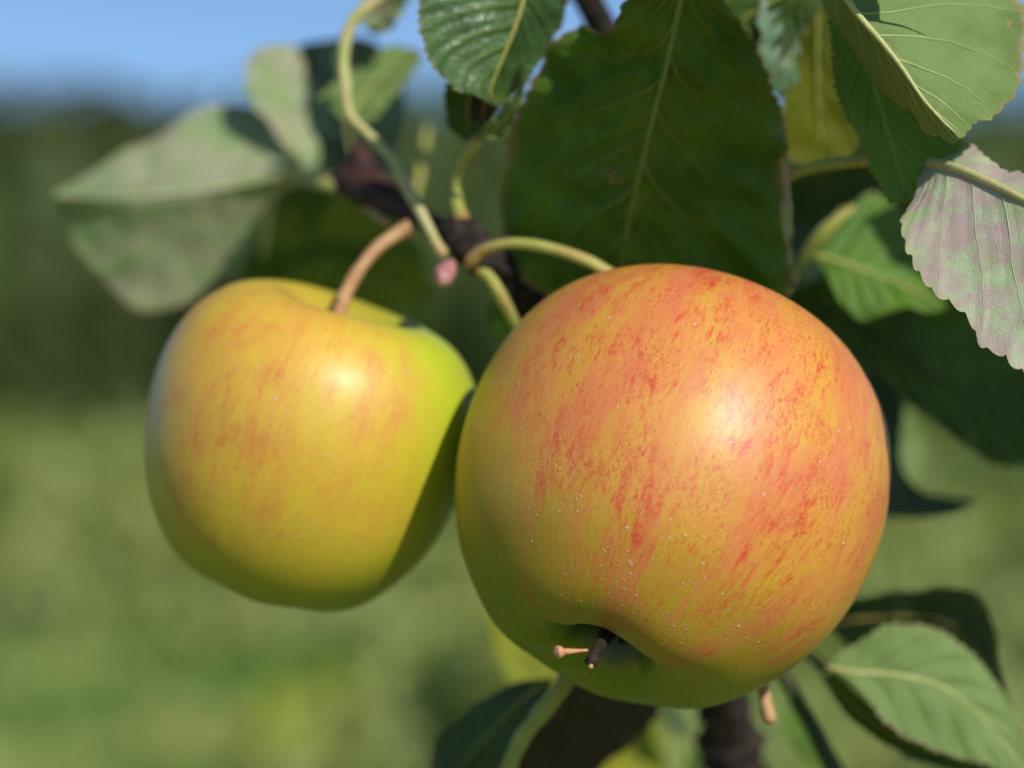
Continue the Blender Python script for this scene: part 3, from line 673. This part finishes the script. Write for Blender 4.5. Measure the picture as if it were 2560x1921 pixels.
# ---------------------------------------------------------------- meadow, undergrowth, distant trees
t = NT('meadow_ground'); tc = t.n.new('ShaderNodeTexCoord'); ob = tc.outputs['Object']
col = t.mix(t.ss(t.noise(ob, 0.9, 4, 0.6), 0.35, 0.65), (0.10, 0.20, 0.03), (0.28, 0.34, 0.09))
col = t.mix(t.ss(t.noise(ob, 0.25, 3, 0.6), 0.5, 0.7), col, (0.24, 0.23, 0.09))
col = t.mix(t.ss(t.noise(ob, 14, 4, 0.6), 0.45, 0.7), col, (0.05, 0.08, 0.02))
p = t.prin(Base_Color=col, Roughness=0.9, Specular_IOR_Level=0.1, Normal=t.bump(t.noise(ob, 10, 4, 0.7), 1.0, 0.05)); gm = t.finish(p.outputs[0])
nx, ny = 90, 120; vs = []; fs = []
for j in range(ny + 1):
    y = -60 + 1200 * (j / ny) ** 2.0
    for i in range(nx + 1):
        s = (i / nx - 0.5) * 2; x = s * abs(s) * 900
        z = 0.10 * noise.noise(Vector((x * 0.25, y * 0.25, 0))) if y > 4 and y < 120 else 0
        vs.append((x, y, z))
for j in range(ny):
    for i in range(nx):
        a = j * (nx + 1) + i; fs.append((a, a + 1, a + nx + 2, a + nx + 1))
g = link('ground', mesh('ground', vs, fs), gm); tag(g, 'sunlit grassy ground of the orchard, far out of focus', kind='structure')

def scatter(name, n, fn, mat, label, rng):
    """n small bent leaf faces placed by fn(rng) -> position, size, lean"""
    vs = np.zeros((n * 4, 3)); 
    for i in range(n):
        p, s, dirv = fn(rng)
        a = np.array(dirv, float); a /= np.linalg.norm(a) + 1e-9
        q = rng.normal(size=3); b = np.cross(a, q); b /= np.linalg.norm(b) + 1e-9
        c = np.array(p)
        vs[i * 4] = c - a * s; vs[i * 4 + 1] = c + b * s * 0.42; vs[i * 4 + 2] = c + a * s; vs[i * 4 + 3] = c - b * s * 0.42
    me = bpy.data.meshes.new(name)
    me.vertices.add(n * 4); me.vertices.foreach_set('co', vs.astype(np.float32).ravel())
    me.loops.add(n * 4); me.loops.foreach_set('vertex_index', np.arange(n * 4, dtype=np.int32))
    me.polygons.add(n); me.polygons.foreach_set('loop_start', np.arange(0, n * 4, 4, dtype=np.int32)); me.polygons.foreach_set('loop_total', np.full(n, 4, dtype=np.int32))
    me.update(calc_edges=True)
    o = link(name, me, mat); tag(o, label, kind='stuff'); return o
def foliage_mat(name, a, b, c, scale, tr=0.25):
    t = NT(name); tc = t.n.new('ShaderNodeTexCoord'); ob = tc.outputs['Object']
    col = t.mix(t.ss(t.noise(ob, scale, 2, 0.5), 0.46, 0.54), a, b)
    col = t.mix(t.ss(t.noise(t.vm('ADD', ob, (31.0, 7.0, 3.0)), scale * 0.6, 3, 0.6), 0.48, 0.66), col, c)
    p = t.prin(Base_Color=col, Roughness=0.6, Specular_IOR_Level=0.3)
    r_ = t.n.new('ShaderNodeBsdfTranslucent'); t.L(col, r_.inputs[0])
    m = t.n.new('ShaderNodeMixShader'); m.inputs[0].default_value = tr
    t.L(p.outputs[0], m.inputs[1]); t.L(r_.outputs[0], m.inputs[2]); return t.finish(m.outputs[0])
rng = np.random.default_rng(5)
clumps = []
for k in range(150):
    y = 5.0 + 32 * rng.random() ** 2.0; x = (rng.random() - 0.5) * (0.55 * y + 2)
    h = min(1.1, 0.16 + 0.055 * y) * (0.5 + 0.7 * rng.random()); clumps.append((x, y, h, h * (0.4 + 0.5 * rng.random())))
def in_clump(r):
    x, y, h, w_ = clumps[r.integers(len(clumps))]
    v = r.normal(size=3); v /= np.linalg.norm(v); v *= r.random() ** 0.33
    z = abs(v[2]) * h
    return (x + v[0] * w_, y + v[1] * w_, z), 0.03 + 0.035 * r.random(), (v[0] * 0.4 + r.normal() * .5, v[1] * 0.4 + r.normal() * .5, 0.8)
scatter('undergrowth', 60000, in_clump, foliage_mat('weed_leaves', (0.035, 0.09, 0.02), (0.60, 0.66, 0.24), (0.34, 0.38, 0.02), 2.0),
        'sunlit weeds and low bushes in the orchard, dissolved in blur', rng)
def in_grass(r):
    y = 7 + 40 * r.random() ** 1.5; x = (r.random() - 0.5) * (0.5 * y + 2)
    s = 0.05 + 0.06 * r.random()
    return (x, y, s * 0.8), s, (r.normal() * .3, r.normal() * .3, 1)
scatter('grass', 50000, in_grass, foliage_mat('grass_blades', (0.10, 0.22, 0.035), (0.38, 0.46, 0.13), (0.34, 0.37, 0.10), 0.8),
        'rough sunlit grass covering the orchard floor behind the apples', rng)
bushes = []
for k in range(80):
    y = 14 + 22 * rng.random(); h = 0.4 + 0.7 * rng.random(); bushes.append(((rng.random() - 0.5) * (0.55 * y + 2), y, h, h * (0.7 + 0.6 * rng.random())))
def in_bush(r):
    x, y, h, w_ = bushes[r.integers(len(bushes))]
    v = r.normal(size=3); v /= np.linalg.norm(v); v *= r.random() ** 0.33
    return (x + v[0] * w_, y + v[1] * w_, abs(v[2]) * h), 0.05 + 0.05 * r.random(), (v[0] * 0.4 + r.normal() * .5, v[1] * 0.4 + r.normal() * .5, 0.8)
scatter('bushes', 26000, in_bush, foliage_mat('bush_leaves', (0.07, 0.13, 0.025), (0.26, 0.33, 0.10), (0.16, 0.20, 0.03), 0.35),
        'low green bushes between the meadow and the wooded skyline', rng)
# tree line at the horizon
crowns = []
x = -27.0
while x < 27:
    rx = 1.5 + 1.0 * rng.random(); crowns.append((x, 41 + 3 * rng.random(), 3.1 + 0.25 * rng.random(), rx, 3.32 + 0.2 * rng.random())); x += rx * 0.5
vs = []; fs = []
for (cx, cy, cz, rx, rz) in crowns:
    b0 = len(vs); nu, nv = 18, 12
    for j in range(nv + 1):
        th = math.pi * j / nv
        for i in range(nu):
            f = 2 * math.pi * i / nu
            d = Vector((math.sin(th) * math.cos(f), math.sin(th) * math.sin(f), math.cos(th)))
            k = 0.86 * (1 + 0.16 * noise.noise(d * 2.2 + Vector((cx, cy, 0))))
            vs.append((cx + d.x * rx * k, cy + d.y * rx * k, max(-0.2, cz + d.z * rz * k)))
    for j in range(nv):
        for i in range(nu):
            fs.append((b0 + j * nu + i, b0 + j * nu + (i + 1) % nu, b0 + (j + 1) * nu + (i + 1) % nu, b0 + (j + 1) * nu + i))
tm = foliage_mat('distant_tree_leaves', (0.048, 0.088, 0.014), (0.060, 0.095, 0.020), (0.068, 0.085, 0.026), 0.12, 0.1)
ms = link('woodland', mesh('woodland', vs, fs), tm)
n0 = 26000; rr = np.random.default_rng(11)
me = ms.data; bm = bmesh.new(); bm.from_mesh(me)
for i in range(n0):
    cx, cy, cz, rx, rz = crowns[rr.integers(len(crowns))]
    v = rr.normal(size=3); v /= np.linalg.norm(v); k = 0.85 + 0.2 * rr.random()
    c = Vector((cx + v[0] * rx * k, cy + v[1] * rx * k, max(0.1, cz + v[2] * rz * k)))
    a = Vector(rr.normal(size=3)).normalized() * (0.16 + 0.16 * rr.random()); b = a.cross(Vector(rr.normal(size=3))).normalized() * a.length * 0.6
    bm.faces.new([bm.verts.new(c - a), bm.verts.new(c + b), bm.verts.new(c + a), bm.verts.new(c - b)])
bm.to_mesh(me); bm.free(); tag(ms, 'dark wooded skyline behind the orchard, far out of focus', kind='stuff')

# unseen leaves added overhead and behind the shoots to dim the sky light
rc = np.random.default_rng(21)
def in_sky_dimmer(r):
    while True:
        y = 0.55 + 1.9 * r.random(); x = -0.7 + 2.3 * r.random(); z = 0.2 + 1.3 * r.random()
        if z > 0.19 * y + 0.13: break
    return (x, y, CAMZ + z), 0.028 + 0.014 * r.random(), (r.normal() * .6, r.normal() * .6, -0.6)
scatter('sky_dimmer_leaves', 5200, in_sky_dimmer, foliage_mat('sky_dimmer_leaf', (0.04, 0.09, 0.012), (0.06, 0.12, 0.02), (0.05, 0.10, 0.015), 8.0, 0.2),
        'unseen leaves added overhead to dim the sky light', rc)
